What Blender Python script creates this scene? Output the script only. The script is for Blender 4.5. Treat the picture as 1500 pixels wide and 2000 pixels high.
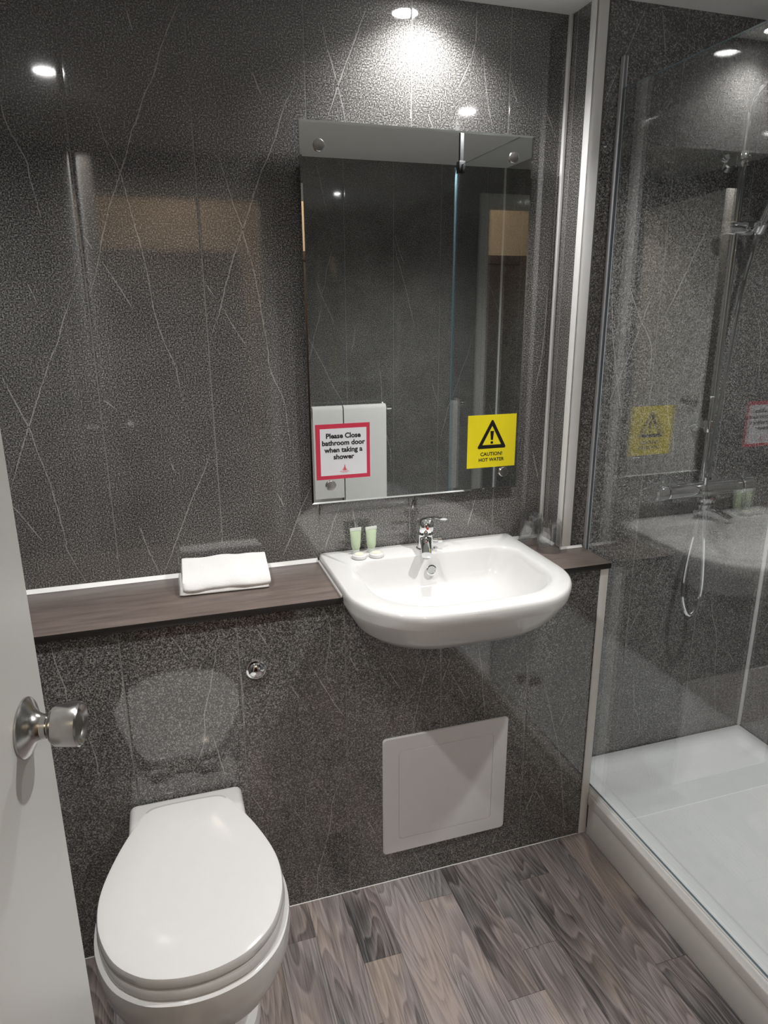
import bpy, bmesh, math, random
from mathutils import Vector, Matrix
random.seed(7)
for o in list(bpy.data.objects): bpy.data.objects.remove(o)
scene = bpy.context.scene
COL = scene.collection

# ------------------------------------------------------------------ camera
CAM = Vector((.2656, -1.7288, 1.5061)); YAW, PITCH, ROLL, FPX = .3067, -.2829, -.0054, 1363.93
_f = Vector((math.sin(YAW)*math.cos(PITCH), math.cos(YAW)*math.cos(PITCH), math.sin(PITCH)))
_r = Vector((math.cos(YAW), -math.sin(YAW), 0)); _u = _r.cross(_f)
R2 = math.cos(ROLL)*_r + math.sin(ROLL)*_u; U2 = -math.sin(ROLL)*_r + math.cos(ROLL)*_u
cd = bpy.data.cameras.new('camera'); cam = bpy.data.objects.new('camera', cd); COL.objects.link(cam)
cd.sensor_fit = 'VERTICAL'; cd.sensor_height = 24.0; cd.lens = FPX/2000*24.0; cd.clip_start = .01
M = Matrix((R2, U2, -_f)).transposed().to_4x4(); M.translation = CAM
cam.matrix_world = M; scene.camera = cam

# ------------------------------------------------------------------ world, exposure
w = bpy.data.worlds.new('world'); scene.world = w; w.use_nodes = True
w.node_tree.nodes['Background'].inputs[0].default_value = (.9, .88, .85, 1)
w.node_tree.nodes['Background'].inputs[1].default_value = .05
scene.view_settings.view_transform = 'Standard'; scene.view_settings.look = 'None'
scene.view_settings.exposure = 0.16; scene.view_settings.gamma = 1.0
scene.view_settings.use_curve_mapping = False
LAMP_W = 40.0           # each bathroom downlight
LAMP_COL = (1.0, .985, .968)
LAMPS = [(.03, -.79), (1.40, -.84), (.90, -.088)]

# ------------------------------------------------------------------ room dimensions
H = 2.187               # ceiling
YS = -.114              # shower end wall
YB = -.2475             # boxing face
XR, XL, YO = 2.035, -.36, -1.83
XT = 1.357              # right end of boxing
SH = .86                # shelf top
GX = 1.372              # glass screen
TZ = .15                # tray rim
SEAM0, PW = .1315, .2515

# ------------------------------------------------------------------ helpers
def tag(o, label=None, cat=None, group=None, kind=None):
    if label: o['label'] = label
    if cat: o['category'] = cat
    if group: o['group'] = group
    if kind: o['kind'] = kind
    return o
def empty(name, loc=(0, 0, 0), rz=0):
    o = bpy.data.objects.new(name, None); COL.objects.link(o); o.location = loc; o.rotation_euler.z = rz
    o.empty_display_size = .05
    return o
class MB:
    def __init__(s): s.bm = bmesh.new()
    def box(s, a, b, bev=0, seg=2, mi=0):
        t = bmesh.new(); bmesh.ops.create_cube(t, size=1)
        for v in t.verts:
            v.co = Vector([(a[i]+b[i])/2 + v.co[i]*(b[i]-a[i]) for i in range(3)])
        if bev: bmesh.ops.bevel(t, geom=t.edges[:]+t.verts[:], offset=bev, segments=seg, profile=.5, affect='EDGES')
        return s.join(t, mi)
    def join(s, t, mi=0):
        mp = {v: s.bm.verts.new(v.co) for v in t.verts}
        for f in t.faces:
            try:
                n = s.bm.faces.new([mp[v] for v in f.verts]); n.material_index = mi
            except ValueError: pass
        t.free(); return s
    def loft(s, rings, cap0=True, cap1=True, closed=True, mi=0):
        vs = [[s.bm.verts.new(p) for p in r] for r in rings]
        n = len(vs[0]); m = n if closed else n-1
        for a, b in zip(vs, vs[1:]):
            for i in range(m):
                j = (i+1) % n
                f = s.bm.faces.new((a[i], a[j], b[j], b[i])); f.material_index = mi
        if cap0: s.bm.faces.new(vs[0][::-1]).material_index = mi
        if cap1: s.bm.faces.new(vs[-1]).material_index = mi
        return s
    def lathe(s, prof, n=32, axis='Z', org=(0, 0, 0), cap0=True, cap1=True, mi=0):
        rings = []
        for r, h in prof:
            ring = []
            for k in range(n):
                a = 2*math.pi*k/n; c, d = r*math.cos(a), r*math.sin(a)
                p = {'Z': (c, d, h), 'X': (h, c, d), 'Y': (d, h, c)}[axis]
                ring.append(Vector(p)+Vector(org))
            rings.append(ring)
        return s.loft(rings, cap0, cap1, mi=mi)
    def tube(s, pts, r, n=12, mi=0, cap=True):
        pts = [Vector(p) for p in pts]; rings = []
        up = None
        for i, p in enumerate(pts):
            d = (pts[min(i+1, len(pts)-1)]-pts[max(i-1, 0)]).normalized()
            if up is None: up = d.orthogonal().normalized()
            up = (up-d*up.dot(d)).normalized(); sd = d.cross(up)
            rr = r[i] if isinstance(r, (list, tuple)) else r
            rings.append([p+rr*(math.cos(2*math.pi*k/n)*up+math.sin(2*math.pi*k/n)*sd) for k in range(n)])
        return s.loft(rings, cap, cap, mi=mi)
    def poly(s, pts, mi=0):
        s.bm.faces.new([s.bm.verts.new(p) for p in pts]).material_index = mi; return s
    def prism(s, xy, z0, z1, mi=0, bev=0):
        t = bmesh.new(); vs = [t.verts.new((x, y, z0)) for x, y in xy]; f = t.faces.new(vs)
        e = bmesh.ops.extrude_face_region(t, geom=[f])
        for v in e['geom']:
            if isinstance(v, bmesh.types.BMVert): v.co.z = z1
        if bev: bmesh.ops.bevel(t, geom=t.edges[:]+t.verts[:], offset=bev, segments=2, profile=.5, affect='EDGES')
        return s.join(t, mi)
    def build(s, name, mats, parent=None, loc=(0, 0, 0), smooth=True, ang=35, rot=None, xf=None):
        if xf is not None: bmesh.ops.transform(s.bm, matrix=xf, verts=s.bm.verts)
        bmesh.ops.recalc_face_normals(s.bm, faces=s.bm.faces)
        me = bpy.data.meshes.new(name)
        if smooth:
            for f in s.bm.faces: f.smooth = True
            for e in s.bm.edges:
                if len(e.link_faces) == 2 and e.calc_face_angle(0) > math.radians(ang): e.smooth = False
        s.bm.to_mesh(me); s.bm.free()
        for m in (mats if isinstance(mats, (list, tuple)) else [mats]): me.materials.append(m)
        o = bpy.data.objects.new(name, me); COL.objects.link(o)
        o.location = loc; o.parent = parent
        if rot: o.rotation_euler = rot
        return o
def spline(pts, n=6, closed=False):
    P = [Vector(p) for p in pts]; out = []; m = len(P)
    rng = range(m if closed else m-1)
    for i in rng:
        if closed: a, b, c, d = P[i-1], P[i], P[(i+1) % m], P[(i+2) % m]
        else: a, b, c, d = P[max(i-1, 0)], P[i], P[i+1], P[min(i+2, m-1)]
        for k in range(n):
            t = k/n
            out.append(.5*((2*b)+(c-a)*t+(2*a-5*b+4*c-d)*t*t+(3*b-a-3*c+d)*t**3))
    if not closed: out.append(P[-1])
    return out
def copy_tree(o, parent=None):
    c = o.copy(); COL.objects.link(c); c.parent = parent
    for ch in [x for x in COL.objects if x.parent == o]: copy_tree(ch, c)
    return c

# ------------------------------------------------------------------ materials
def newmat(name):
    m = bpy.data.materials.new(name); m.use_nodes = True
    nt = m.node_tree; return m, nt, nt.nodes['Principled BSDF']
def N(nt, t, **kw):
    n = nt.nodes.new(t)
    for k, v in kw.items():
        if k.startswith('i_'):
            key = k[2:]; n.inputs[int(key) if key.isdigit() else key].default_value = v
        else: setattr(n, k, v)
    return n
def ramp(nt, stops, src=None, interp='LINEAR'):
    r = nt.nodes.new('ShaderNodeValToRGB'); r.color_ramp.interpolation = interp
    el = r.color_ramp.elements
    while len(el) < len(stops): el.new(.5)
    for e, (p, c) in zip(el, stops):
        e.position = p; e.color = (c, c, c, 1) if isinstance(c, (int, float)) else (*c, 1)
    if src: nt.links.new(src, r.inputs[0])
    return r
def plain(name, col, rough=.4, metal=0, spec=.5, var=.04, scale=40, bump=0, coat=0):
    m, nt, b = newmat(name); L = nt.links
    g = N(nt, 'ShaderNodeNewGeometry'); n = N(nt, 'ShaderNodeTexNoise', i_Scale=scale, i_Detail=3.0)
    L.new(g.outputs['Position'], n.inputs['Vector'])
    r = ramp(nt, [(.3, [max(0, c*(1-var)) for c in col]), (.7, [min(1, c*(1+var)) for c in col])], n.outputs['Fac'])
    L.new(r.outputs[0], b.inputs['Base Color'])
    b.inputs['Roughness'].default_value = rough; b.inputs['Metallic'].default_value = metal
    b.inputs['Specular IOR Level'].default_value = spec; b.inputs['Coat Weight'].default_value = coat
    if bump:
        bp = N(nt, 'ShaderNodeBump', i_Strength=bump, i_Distance=.002)
        L.new(n.outputs['Fac'], bp.inputs['Height']); L.new(bp.outputs[0], b.inputs['Normal'])
    return m
def panel_mat(name, vein=False):
    m, nt, b = newmat(name); L = nt.links
    g = N(nt, 'ShaderNodeNewGeometry')
    n = N(nt, 'ShaderNodeTexNoise', i_Scale=330.0, i_Detail=2.5, i_Roughness=.6)
    big = N(nt, 'ShaderNodeTexNoise', i_Scale=9.0, i_Detail=3.0)
    L.new(g.outputs['Position'], n.inputs['Vector']); L.new(g.outputs['Position'], big.inputs['Vector'])
    sp = ramp(nt, [(.34, (.026, .0248, .024)), (.47, (.088, .085, .082)), (.57, (.200, .195, .190)), (.68, (.45, .442, .433))], n.outputs['Fac'])
    tone = ramp(nt, [(.3, .88), (.7, 1.12)], big.outputs['Fac'])
    mx = N(nt, 'ShaderNodeMix', data_type='RGBA', blend_type='MULTIPLY'); mx.inputs[0].default_value = 1
    L.new(sp.outputs[0], mx.inputs[6]); L.new(tone.outputs[0], mx.inputs[7])
    out = mx.outputs[2]
    if vein:
        vn = N(nt, 'ShaderNodeTexNoise', i_Scale=70.0, i_Detail=2.0); L.new(g.outputs['Position'], vn.inputs['Vector'])
        k = ramp(nt, [(.34, .25), (.52, .85)], vn.outputs['Fac'])
        m2 = N(nt, 'ShaderNodeMix', data_type='RGBA'); L.new(k.outputs[0], m2.inputs[0]); L.new(out, m2.inputs[6])
        m2.inputs[7].default_value = (.44, .43, .42, 1); out = m2.outputs[2]
    L.new(out, b.inputs['Base Color'])
    b.inputs['Roughness'].default_value = .06; b.inputs['Specular IOR Level'].default_value = .5; b.inputs['IOR'].default_value = 1.92
    return m
def glass_mat(name, tint=(.97, .985, .985), f0=.15):
    m = bpy.data.materials.new(name); m.use_nodes = True; nt = m.node_tree; nt.nodes.clear(); L = nt.links
    lw = N(nt, 'ShaderNodeLayerWeight'); lw.inputs[0].default_value = .5
    p = N(nt, 'ShaderNodeMath', operation='POWER'); p.inputs[1].default_value = 5
    a = N(nt, 'ShaderNodeMath', operation='MULTIPLY_ADD'); a.inputs[1].default_value = 1-f0; a.inputs[2].default_value = f0
    L.new(lw.outputs['Facing'], p.inputs[0]); L.new(p.outputs[0], a.inputs[0])
    t = N(nt, 'ShaderNodeBsdfTransparent'); t.inputs[0].default_value = (*tint, 1)
    gl = N(nt, 'ShaderNodeBsdfGlossy'); gl.inputs['Roughness'].default_value = .004
    mx = N(nt, 'ShaderNodeMixShader'); o = N(nt, 'ShaderNodeOutputMaterial')
    L.new(a.outputs[0], mx.inputs[0]); L.new(t.outputs[0], mx.inputs[1]); L.new(gl.outputs[0], mx.inputs[2]); L.new(mx.outputs[0], o.inputs[0])
    return m
def emit(name, col, s):
    m = bpy.data.materials.new(name); m.use_nodes = True; nt = m.node_tree; nt.nodes.clear()
    e = N(nt, 'ShaderNodeEmission'); e.inputs[0].default_value = (*col, 1); e.inputs[1].default_value = s
    o = N(nt, 'ShaderNodeOutputMaterial'); nt.links.new(e.outputs[0], o.inputs[0]); return m
def wood_mat(name, axis, c0, c1, rough, stretch=(3, 60), rings=False):
    m, nt, b = newmat(name); L = nt.links
    g = N(nt, 'ShaderNodeNewGeometry'); oi = N(nt, 'ShaderNodeObjectInfo')
    off = N(nt, 'ShaderNodeVectorMath', operation='SCALE'); off.inputs[0].default_value = (37, 91, 53); L.new(oi.outputs['Random'], off.inputs['Scale'])
    ad = N(nt, 'ShaderNodeVectorMath', operation='ADD'); L.new(g.outputs['Position'], ad.inputs[0]); L.new(off.outputs[0], ad.inputs[1])
    mp = N(nt, 'ShaderNodeMapping'); mp.inputs['Scale'].default_value = (stretch[0], stretch[1], stretch[1]) if axis == 'X' else (stretch[1], stretch[0], stretch[1])
    L.new(ad.outputs[0], mp.inputs[0])
    n = N(nt, 'ShaderNodeTexNoise', i_Scale=1.0, i_Detail=6.0, i_Roughness=.65); L.new(mp.outputs[0], n.inputs['Vector'])
    f = n.outputs['Fac']
    if rings:
        # cathedral figure: long nested arches, strength differing from board to board
        mp2 = N(nt, 'ShaderNodeMapping'); mp2.inputs['Scale'].default_value = (13, 1.6, 13); L.new(ad.outputs[0], mp2.inputs[0])
        n2 = N(nt, 'ShaderNodeTexNoise', i_Scale=1.0, i_Detail=1.0, i_Distortion=.4); L.new(mp2.outputs[0], n2.inputs['Vector'])
        ml = N(nt, 'ShaderNodeMath', operation='MULTIPLY'); ml.inputs[1].default_value = 17; L.new(n2.outputs['Fac'], ml.inputs[0])
        fr = N(nt, 'ShaderNodeMath', operation='FRACT'); L.new(ml.outputs[0], fr.inputs[0])
        rr = ramp(nt, [(0, .0), (.55, .55), (.86, 1.0), (1, .05)], fr.outputs[0])
        mp3 = N(nt, 'ShaderNodeMapping'); mp3.inputs['Scale'].default_value = (7, 2.0, 7); L.new(ad.outputs[0], mp3.inputs[0])
        n3 = N(nt, 'ShaderNodeTexNoise', i_Scale=1.0, i_Detail=3.0); L.new(mp3.outputs[0], n3.inputs['Vector'])
        mp4 = N(nt, 'ShaderNodeMapping'); mp4.inputs['Scale'].default_value = (420, 11, 420); L.new(ad.outputs[0], mp4.inputs[0])
        n4 = N(nt, 'ShaderNodeTexNoise', i_Scale=1.0, i_Detail=4.0, i_Roughness=.6); L.new(mp4.outputs[0], n4.inputs['Vector'])
        def wsum(terms):
            acc = None
            for sock, k in terms:
                q = N(nt, 'ShaderNodeMath', operation='MULTIPLY_ADD'); q.inputs[1].default_value = k; q.inputs[2].default_value = 0
                L.new(sock, q.inputs[0])
                if acc: L.new(acc, q.inputs[2])
                acc = q.outputs[0]
            return acc
        f = wsum([(n4.outputs['Fac'], .36), (n.outputs['Fac'], .22), (rr.outputs[0], .13), (n3.outputs['Fac'], .36), (oi.outputs['Random'], .16)])
        ad2 = N(nt, 'ShaderNodeMath', operation='ADD'); ad2.inputs[1].default_value = -.105; L.new(f, ad2.inputs[0]); f = ad2.outputs[0]
    r = ramp(nt, [(.34 if rings else .30, c0), (.64 if rings else .66, c1)], f); cout = r.outputs[0]
    if rings:                                            # some boards and streaks are cooler, some warmer
        hs_ = ramp(nt, [(.35, (.90, 1.0, 1.04)), (.55, (1.0, .97, .97)), (.72, (1.08, 1.0, .86))], n3.outputs['Fac'])
        mh = N(nt, 'ShaderNodeMix', data_type='RGBA', blend_type='MULTIPLY'); mh.inputs[0].default_value = .8
        L.new(cout, mh.inputs[6]); L.new(hs_.outputs[0], mh.inputs[7]); cout = mh.outputs[2]
    L.new(cout, b.inputs['Base Color'])
    b.inputs['Roughness'].default_value = rough; b.inputs['Specular IOR Level'].default_value = .4
    bp = N(nt, 'ShaderNodeBump', i_Strength=.12, i_Distance=.001); L.new(n.outputs['Fac'], bp.inputs['Height']); L.new(bp.outputs[0], b.inputs['Normal'])
    return m

M_PANEL = panel_mat('granite_panel'); M_VEIN = panel_mat('granite_vein', True)
M_LIP = plain('panel_lip', (.27, .265, .26), .35, var=.3, scale=60)
M_BACK = plain('panel_backing', (.11, .105, .10), .5)
M_CEIL = plain('ceiling_paint', (.92, .92, .91), .6, var=.015)
M_WHITE = plain('white_trim', (.88, .875, .865), .35, var=.015)
M_SIL = plain('silicone', (.86, .86, .85), .3, var=.02)
M_CER = plain('white_ceramic', (.73, .728, .722), .06, var=.008, spec=.6)
M_SEAT = plain('white_seat_plastic', (.73, .725, .72), .12, var=.008)
M_TRAY = plain('tray_acrylic', (.92, .93, .935), .22, var=.01)
M_RISER = plain('tray_riser', (.74, .72, .69), .35, var=.015)
M_ACC = plain('access_panel_plastic', (.80, .795, .82), .4, var=.01)
M_CHR = plain('chrome', (.86, .87, .88), .05, metal=1, var=.01)
M_STEEL = plain('brushed_steel', (.50, .49, .475), .24, metal=1, var=.05, scale=120)
M_ALU = plain('aluminium_channel', (.66, .67, .70), .35, metal=.5, var=.02)
M_BLACK = plain('black_metal', (.012, .012, .013), .35)
M_DOOR = plain('door_paint', (.74, .735, .715), .38, var=.012, scale=8)
M_EDGE_SHADE = plain('door_edge_shade', (.13, .115, .10), .5, var=.1)  # free edge of the door leaf, its shade put into a darker colour
M_FRAME = plain('door_frame_paint', (.70, .69, .67), .4, var=.015)
M_TOWEL = plain('towel_cotton', (.85, .845, .835), .9, var=.03, scale=500, bump=.5)
M_SHELF = wood_mat('shelf_laminate', 'X', (.105, .083, .074), (.185, .148, .132), .34, (7, 60))
M_EDGE = plain('shelf_edge', (.018, .015, .014), .4)
M_PLANK = wood_mat('vinyl_plank', 'Y', (.070, .060, .059), (.45, .395, .385), .42, (7, 190), True)
M_GAP = plain('floor_underlay', (.06, .05, .047), .7)
M_GLASS = glass_mat('screen_glass')
M_GEDGE = plain('glass_edge', (.18, .27, .32), .1, var=.05)
M_MIRROR = plain('mirror_silver', (.87, .90, .885), .004, metal=1, var=.002)
M_MEDGE = plain('mirror_edge', (.36, .46, .45), .08, var=.03, metal=.6)
M_LENS = emit('lamp_lens', LAMP_COL, 60.0)
M_BEIGE = plain('hall_paint', (.50, .41, .31), .7, var=.03)
M_HALLDK = plain('hall_dark_timber', (.055, .035, .03), .45)
M_CARPET = plain('hall_carpet', (.10, .035, .035), .95, var=.2, scale=300)
M_RED = plain('sign_red', (.56, .035, .075), .45, var=.02)
M_CARD = plain('sign_white', (.72, .72, .75), .45, var=.01)
M_YEL = plain('sign_yellow', (.72, .60, .01), .4, var=.01)
M_INK = plain('sign_ink', (.008, .007, .007), .4)
M_PINK = plain('emblem_red', (.62, .10, .14), .45)
M_GREEN = plain('gel_green', (.50, .60, .42), .25, var=.05)
M_FROST = plain('tube_frosted', (.66, .70, .64), .3, var=.02)
M_SOAP = plain('soap_wrapped', (.82, .79, .66), .4, var=.04)
M_REDDOT = plain('red_dot', (.5, .02, .02), .3)
M_TUMB = glass_mat('tumbler_glass', (.965, .97, .97), .17)

# ------------------------------------------------------------------ walls of printed panels
def px_plane(u, v, y):                       # a vein traced in the photo, put on the wall it lies on
    d = _f + R2*(u-750)/FPX - U2*(v-1000)/FPX
    return CAM + d*((y-CAM.y)/d.y)
UP = [[(348,8),(339,27),(315,91),(299,149),(283,181),(267,235),(257,256),(248,296),(235,336),(227,365),(213,405),(207,432),(200,461),(195,493),(184,544),(172,587)],
[(185,213),(197,251),(213,293),(235,339),(252,400),(260,429),(275,480),(288,533),(297,587),(303,613),(320,667),(341,712),(349,749),(358,785)],
[(1,187),(7,224),(24,264),(51,312),(60,355),(72,395),(80,429)],[(244,13),(259,59)],[(157,451),(181,488)],[(200,511),(227,552),(259,603)],
[(149,555),(125,621),(113,667),(99,699),(88,733),(80,758),(57,830),(49,857),(34,910),(20,963)],[(53,552),(73,591)],
[(4,733),(11,750),(55,833),(72,878),(99,947),(117,1011),(129,1057),(131,1073),(168,1137)],[(24,987),(56,1025),(85,1059)],
[(410,888),(398,922),(379,965),(360,1014),(347,1051),(320,1121)],[(272,1027),(293,1081),(313,1122)],[(331,894),(341,921)],[(203,782),(229,801)],
[(579,149),(569,179),(554,211),(537,269),(522,309),(509,339),(498,373),(487,410),(475,445),(464,477),(449,528),(437,571),(428,615),(417,643),(409,677)],
[(428,309),(437,337),(449,379),(462,416),(473,443),(477,466),(492,513),(505,577),(513,626),(524,686),(524,705),(537,746),(554,780),(564,842),(567,870)],
[(492,141),(511,187)],[(396,547),(422,583)],[(437,603),(458,641),(481,677)],[(608,950),(588,994),(574,1034),(548,1098)],[(540,962),(556,990)],
[(662,990),(646,1036),(634,1074)],[(629,43),(639,94),(659,162),(675,238),(690,300)],[(715,18),(699,61),(666,151),(639,234)],
[(931,22),(929,79),(918,122),(893,176)],[(944,94),(949,173),(962,252)],[(998,158),(1010,202)],[(836,223),(845,248)],[(1066,216),(1088,274)],
[(688,990),(695,1035)],[(930,968),(912,1030)],[(1070,560),(1060,680),(1045,760)],[(1040,880),(1052,940)]]
LOW = [[(97,1253),(113,1307),(127,1344),(131,1371)],[(171,1435),(188,1483),(193,1515)],
[(432,1211),(420,1288),(407,1360),(399,1397),(401,1429),(393,1469),(372,1517)],[(415,1435),(429,1480),(440,1517)],[(332,1240),(371,1291)],[(361,1221),(364,1251)],
[(629,1186),(644,1222),(641,1279),(636,1306),(642,1333)],[(501,1228),(528,1270)],[(606,1297),(642,1357),(674,1402)],[(566,1336),(600,1387)],[(680,1279),(700,1313)],
[(680,1486),(660,1537),(648,1570),(645,1612),(630,1672),(620,1708),(621,1726),(616,1750)],[(573,1579),(602,1618)],[(597,1552),(597,1591)],[(717,1600),(735,1633)],[(492,1555),(516,1588)],
[(845,1264),(827,1323),(813,1390),(804,1427)],[(883,1276),(863,1334)],[(877,1309),(914,1371)],[(933,1253),(940,1306),(947,1393)],[(758,1309),(782,1346)],
[(1063,1334),(1076,1396),(1089,1452),(1096,1502),(1101,1592),(1107,1628)],[(1110,1376),(1090,1424)],[(1061,1491),(1040,1550),(1020,1595)],[(1045,1542),(1073,1589)],[(972,1620),(961,1648)],[(805,1660),(830,1700)]]
SHW = [[(1196,550),(1196,637),(1205,742),(1217,820)],[(1285,550),(1255,625),(1237,675),(1211,735),(1185,795)],[(1227,555),(1250,622),(1272,675),(1266,742)],
[(1400,407),(1375,460),(1355,500),(1327,560),(1290,632)],[(1305,742),(1305,815),(1315,857),(1312,900)],[(1480,625),(1486,667),(1480,762)],
[(1391,1149),(1391,1198),(1400,1248),(1395,1327),(1399,1420)],[(1238,1322),(1238,1376),(1248,1408),(1247,1445)],[(1172,1206),(1189,1238)],[(1214,1196),(1177,1277)],[(1256,1179),(1226,1238)],[(1303,1090),(1283,1132)],
[(1267,7),(1226,96),(1174,212)],[(1293,12),(1300,104)],[(1420,1270),(1437,1300)]]
def to_uv(lines, y):
    return [[(p.x, p.z) for p in (px_plane(u, v, y) for u, v in ln)] for ln in lines]
def rand_veins(u0, u1, z0, z1, seed):
    rg = random.Random(seed); out = []
    n = max(1, int((u1-u0)*(z1-z0)*9))
    for _ in range(n):
        u = rg.uniform(u0, u1); z = rg.uniform(z0+.1, z1); L = rg.choice([.1, .18, .4, .6]); s = rg.choice([-1, 1])*rg.uniform(.12, .55)
        p = [(u, z)]
        while L > 0 and p[-1][1] > z0+.05:
            st = rg.uniform(.04, .08); L -= st; k = s+rg.uniform(-.16, .16)
            p.append((p[-1][0]+st*k, p[-1][1]-st))
        if len(p) > 1: out.append(p)
    return out
def panelled(name, fr, u0, u1, z0, z1, veins, label, seam0=SEAM0, pw=PW, thick=.008, top=None):
    """fr(u, z, n): point on the wall, n metres proud of its face. Each printed panel is a part."""
    mb = MB()
    us = sorted({u0, u1} | set(top[0] if top else []))
    T_ = lambda u: min(z1, top[1](u)) if top else z1     # a cut-out in the top edge, where the basin passes through
    o_ = [(u0, z0), (u1, z0)]+[(u, T_(u)) for u in us[::-1]]
    mb.loft([[fr(u, z, -thick-.022) for u, z in o_], [fr(u, z, -thick) for u, z in o_]]); root = mb.build(name, M_BACK, smooth=False); tag(root, label, 'wall', kind='structure')
    k = math.ceil((u0-seam0)/pw+1e-6); cuts = [u0]
    while seam0+k*pw < u1-.004: cuts.append(seam0+k*pw); k += 1
    cuts.append(u1)
    cuts = [cuts[0]]+[x for x in cuts[1:-1] if x-u0 > .004]+[cuts[-1]]
    for i, (a0, a1) in enumerate(zip(cuts, cuts[1:])):
        mb = MB(); g = .00012; e = .010
        h = .0008                                        # bevelled lip of the tongue-and-groove joint, caught light painted in as paler grey
        sec = [(a0+g, -.00035), (a0+g+h, -.00012), (a0+g+h+.004, -.00003), (a0+g+e, 0)]
        if a1-a0 < .05: sec = [(a0+g, -.0006), (a0+g+h, 0)]
        sec += [(a1-u_+a0, n_) for u_, n_ in sec[::-1]]
        if top:
            xs = [u for u in top[0] if a0+.013 < u < a1-.013]
            sec = sorted(sec+[(u, 0) for u in xs])
        back = [(a1-g, -thick), (a0+g, -thick)]
        if top: back = [(a1-g, -thick)]+[(u, -thick) for u in xs[::-1]]+[(a0+g, -thick)]
        prof = sec+back
        mb.loft([[fr(u, z0, n) for u, n in prof], [fr(u, T_(u), n) for u, n in prof]], cap1=not top)
        for f in mb.bm.faces:
            c = f.calc_center_median()
            if len(f.verts) == 4 and f.calc_area() < (z1-z0)*h*1.3: f.material_index = 2
        for ln in veins:
            mid = sum(p[0] for p in ln)/len(ln)
            if not (a0 <= mid < a1): continue
            pts = spline([(p[0], p[1], 0) for p in ln], 4)
            pts = [p+Vector((random.uniform(-.0009, .0009), 0, 0)) for p in pts]
            pts = [p for p in pts if a0+.002 < p.x < a1-.002 and z0+.001 < p.y < T_(p.x)-.001]
            if len(pts) < 3: continue
            Lr, Rr = [], []
            for j, p in enumerate(pts):
                d = (pts[min(j+1, len(pts)-1)]-pts[max(j-1, 0)]).normalized(); nn = Vector((-d.y, d.x, 0))
                t = j/(len(pts)-1); wd = random.uniform(.0008, .0014)*min(1, .25+4*min(t, 1-t))
                Lr.append(mb.bm.verts.new(fr(p.x+nn.x*wd, p.y+nn.y*wd, .00025))); Rr.append(mb.bm.verts.new(fr(p.x-nn.x*wd, p.y-nn.y*wd, .00025)))
            for j in range(len(pts)-1):
                q = (Lr[j], Rr[j], Rr[j+1], Lr[j+1])
                f = mb.bm.faces.new(q); f.material_index = 1
                f.normal_update(); want = Vector(fr(0, 0, 1))-Vector(fr(0, 0, 0))
                if f.normal.dot(want) < 0: f.normal_flip()
        bm = mb.bm; bm.faces.ensure_lookup_table()
        mb.build('panel', [M_PANEL, M_VEIN, M_LIP], root, smooth=True, ang=15)
    return root
fy = lambda y: (lambda u, z, n: Vector((u, y-n, z)))          # faces -y
XC = 1.297
panelled('wall_back', fy(0), XL, XC, SH-.03, H, to_uv(UP, 0), 'upper back wall of dark speckled panels behind mirror and shelf')
BX = .909
CUT = [(0, -.106), (.135, -.106), (.160, -.1045), (.185, -.103), (.205, -.0975), (.225, -.092), (.239, -.079), (.252, -.066), (.261, -.050), (.270, -.034), (.2755, -.0185)]
def cut_top(u):
    d_ = abs(u-BX)
    for (a, za), (b, zb) in zip(CUT, CUT[1:]):
        if a <= d_ <= b: return SH+.005+za+(zb-za)*(d_-a)/(b-a)
    return 9
panelled('wall_lower', fy(YB), XL, XT-.004, .0, SH-.016, to_uv(LOW, YB), 'lower boxed-out wall of dark speckled panels behind toilet', top=(sorted({BX+k*d_ for d_, _ in CUT for k in (-1, 1)}), cut_top))
panelled('wall_return', lambda u, z, n: Vector((XC-n, u, z)), YS-.004, -.001, SH-.016, H, rand_veins(-.11, 0, .9, H, 3), 'narrow return panel between mirror wall and shower', seam0=5)
panelled('wall_shower', fy(YS), XC+.004, XR, .0, H, to_uv(SHW, YS), 'shower end wall of dark speckled panels carrying the shower mixer', seam0=1.545)
panelled('wall_right', lambda u, z, n: Vector((XR-n, u, z)), YO, YS, 0, H, rand_veins(YO, YS, .2, H, 5), 'right-hand shower wall of dark speckled panels')
panelled('wall_left', lambda u, z, n: Vector((XL+n, u, z)), YO, 0, 0, H, rand_veins(YO, 0, .2, H, 9), 'left wall of dark speckled panels behind the open door')
DX0, DX1, DZ = -.055, .785, 2.005
fo = lambda u, z, n: Vector((u, YO+n, z))
panelled('wall_front', fo, DX1+.03, XR, 0, H, rand_veins(DX1, XR, .2, H, 17), 'door wall of dark speckled panels behind the towel rail', seam0=.93)
panelled('wall_front_side', fo, XL, DX0-.03, 0, H, rand_veins(XL, 0, .2, H, 19), 'narrow strip of dark panelled wall at the hinge side of the door')
panelled('wall_front_top', fo, DX0-.03, DX1+.03, DZ+.03, H, rand_veins(0, .8, 2.04, H, 23), 'short dark panels above the doorway', seam0=.93)
# boxing end that faces the shower
mb = MB(); mb.box((XT-.006, YB+.004, 0), (XT-.001, YS-.001, SH-.016)); tag(mb.build('wall_boxing_end', M_PANEL, smooth=False), 'dark end face of the boxed wall inside the shower', 'wall', kind='structure')

mb = MB(); mb.box((XL-.05, YO-.005, H), (XR+.05, .05, H+.05)); tag(mb.build('ceiling', M_CEIL, smooth=False), 'plain white painted bathroom ceiling', 'ceiling', kind='structure')

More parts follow.
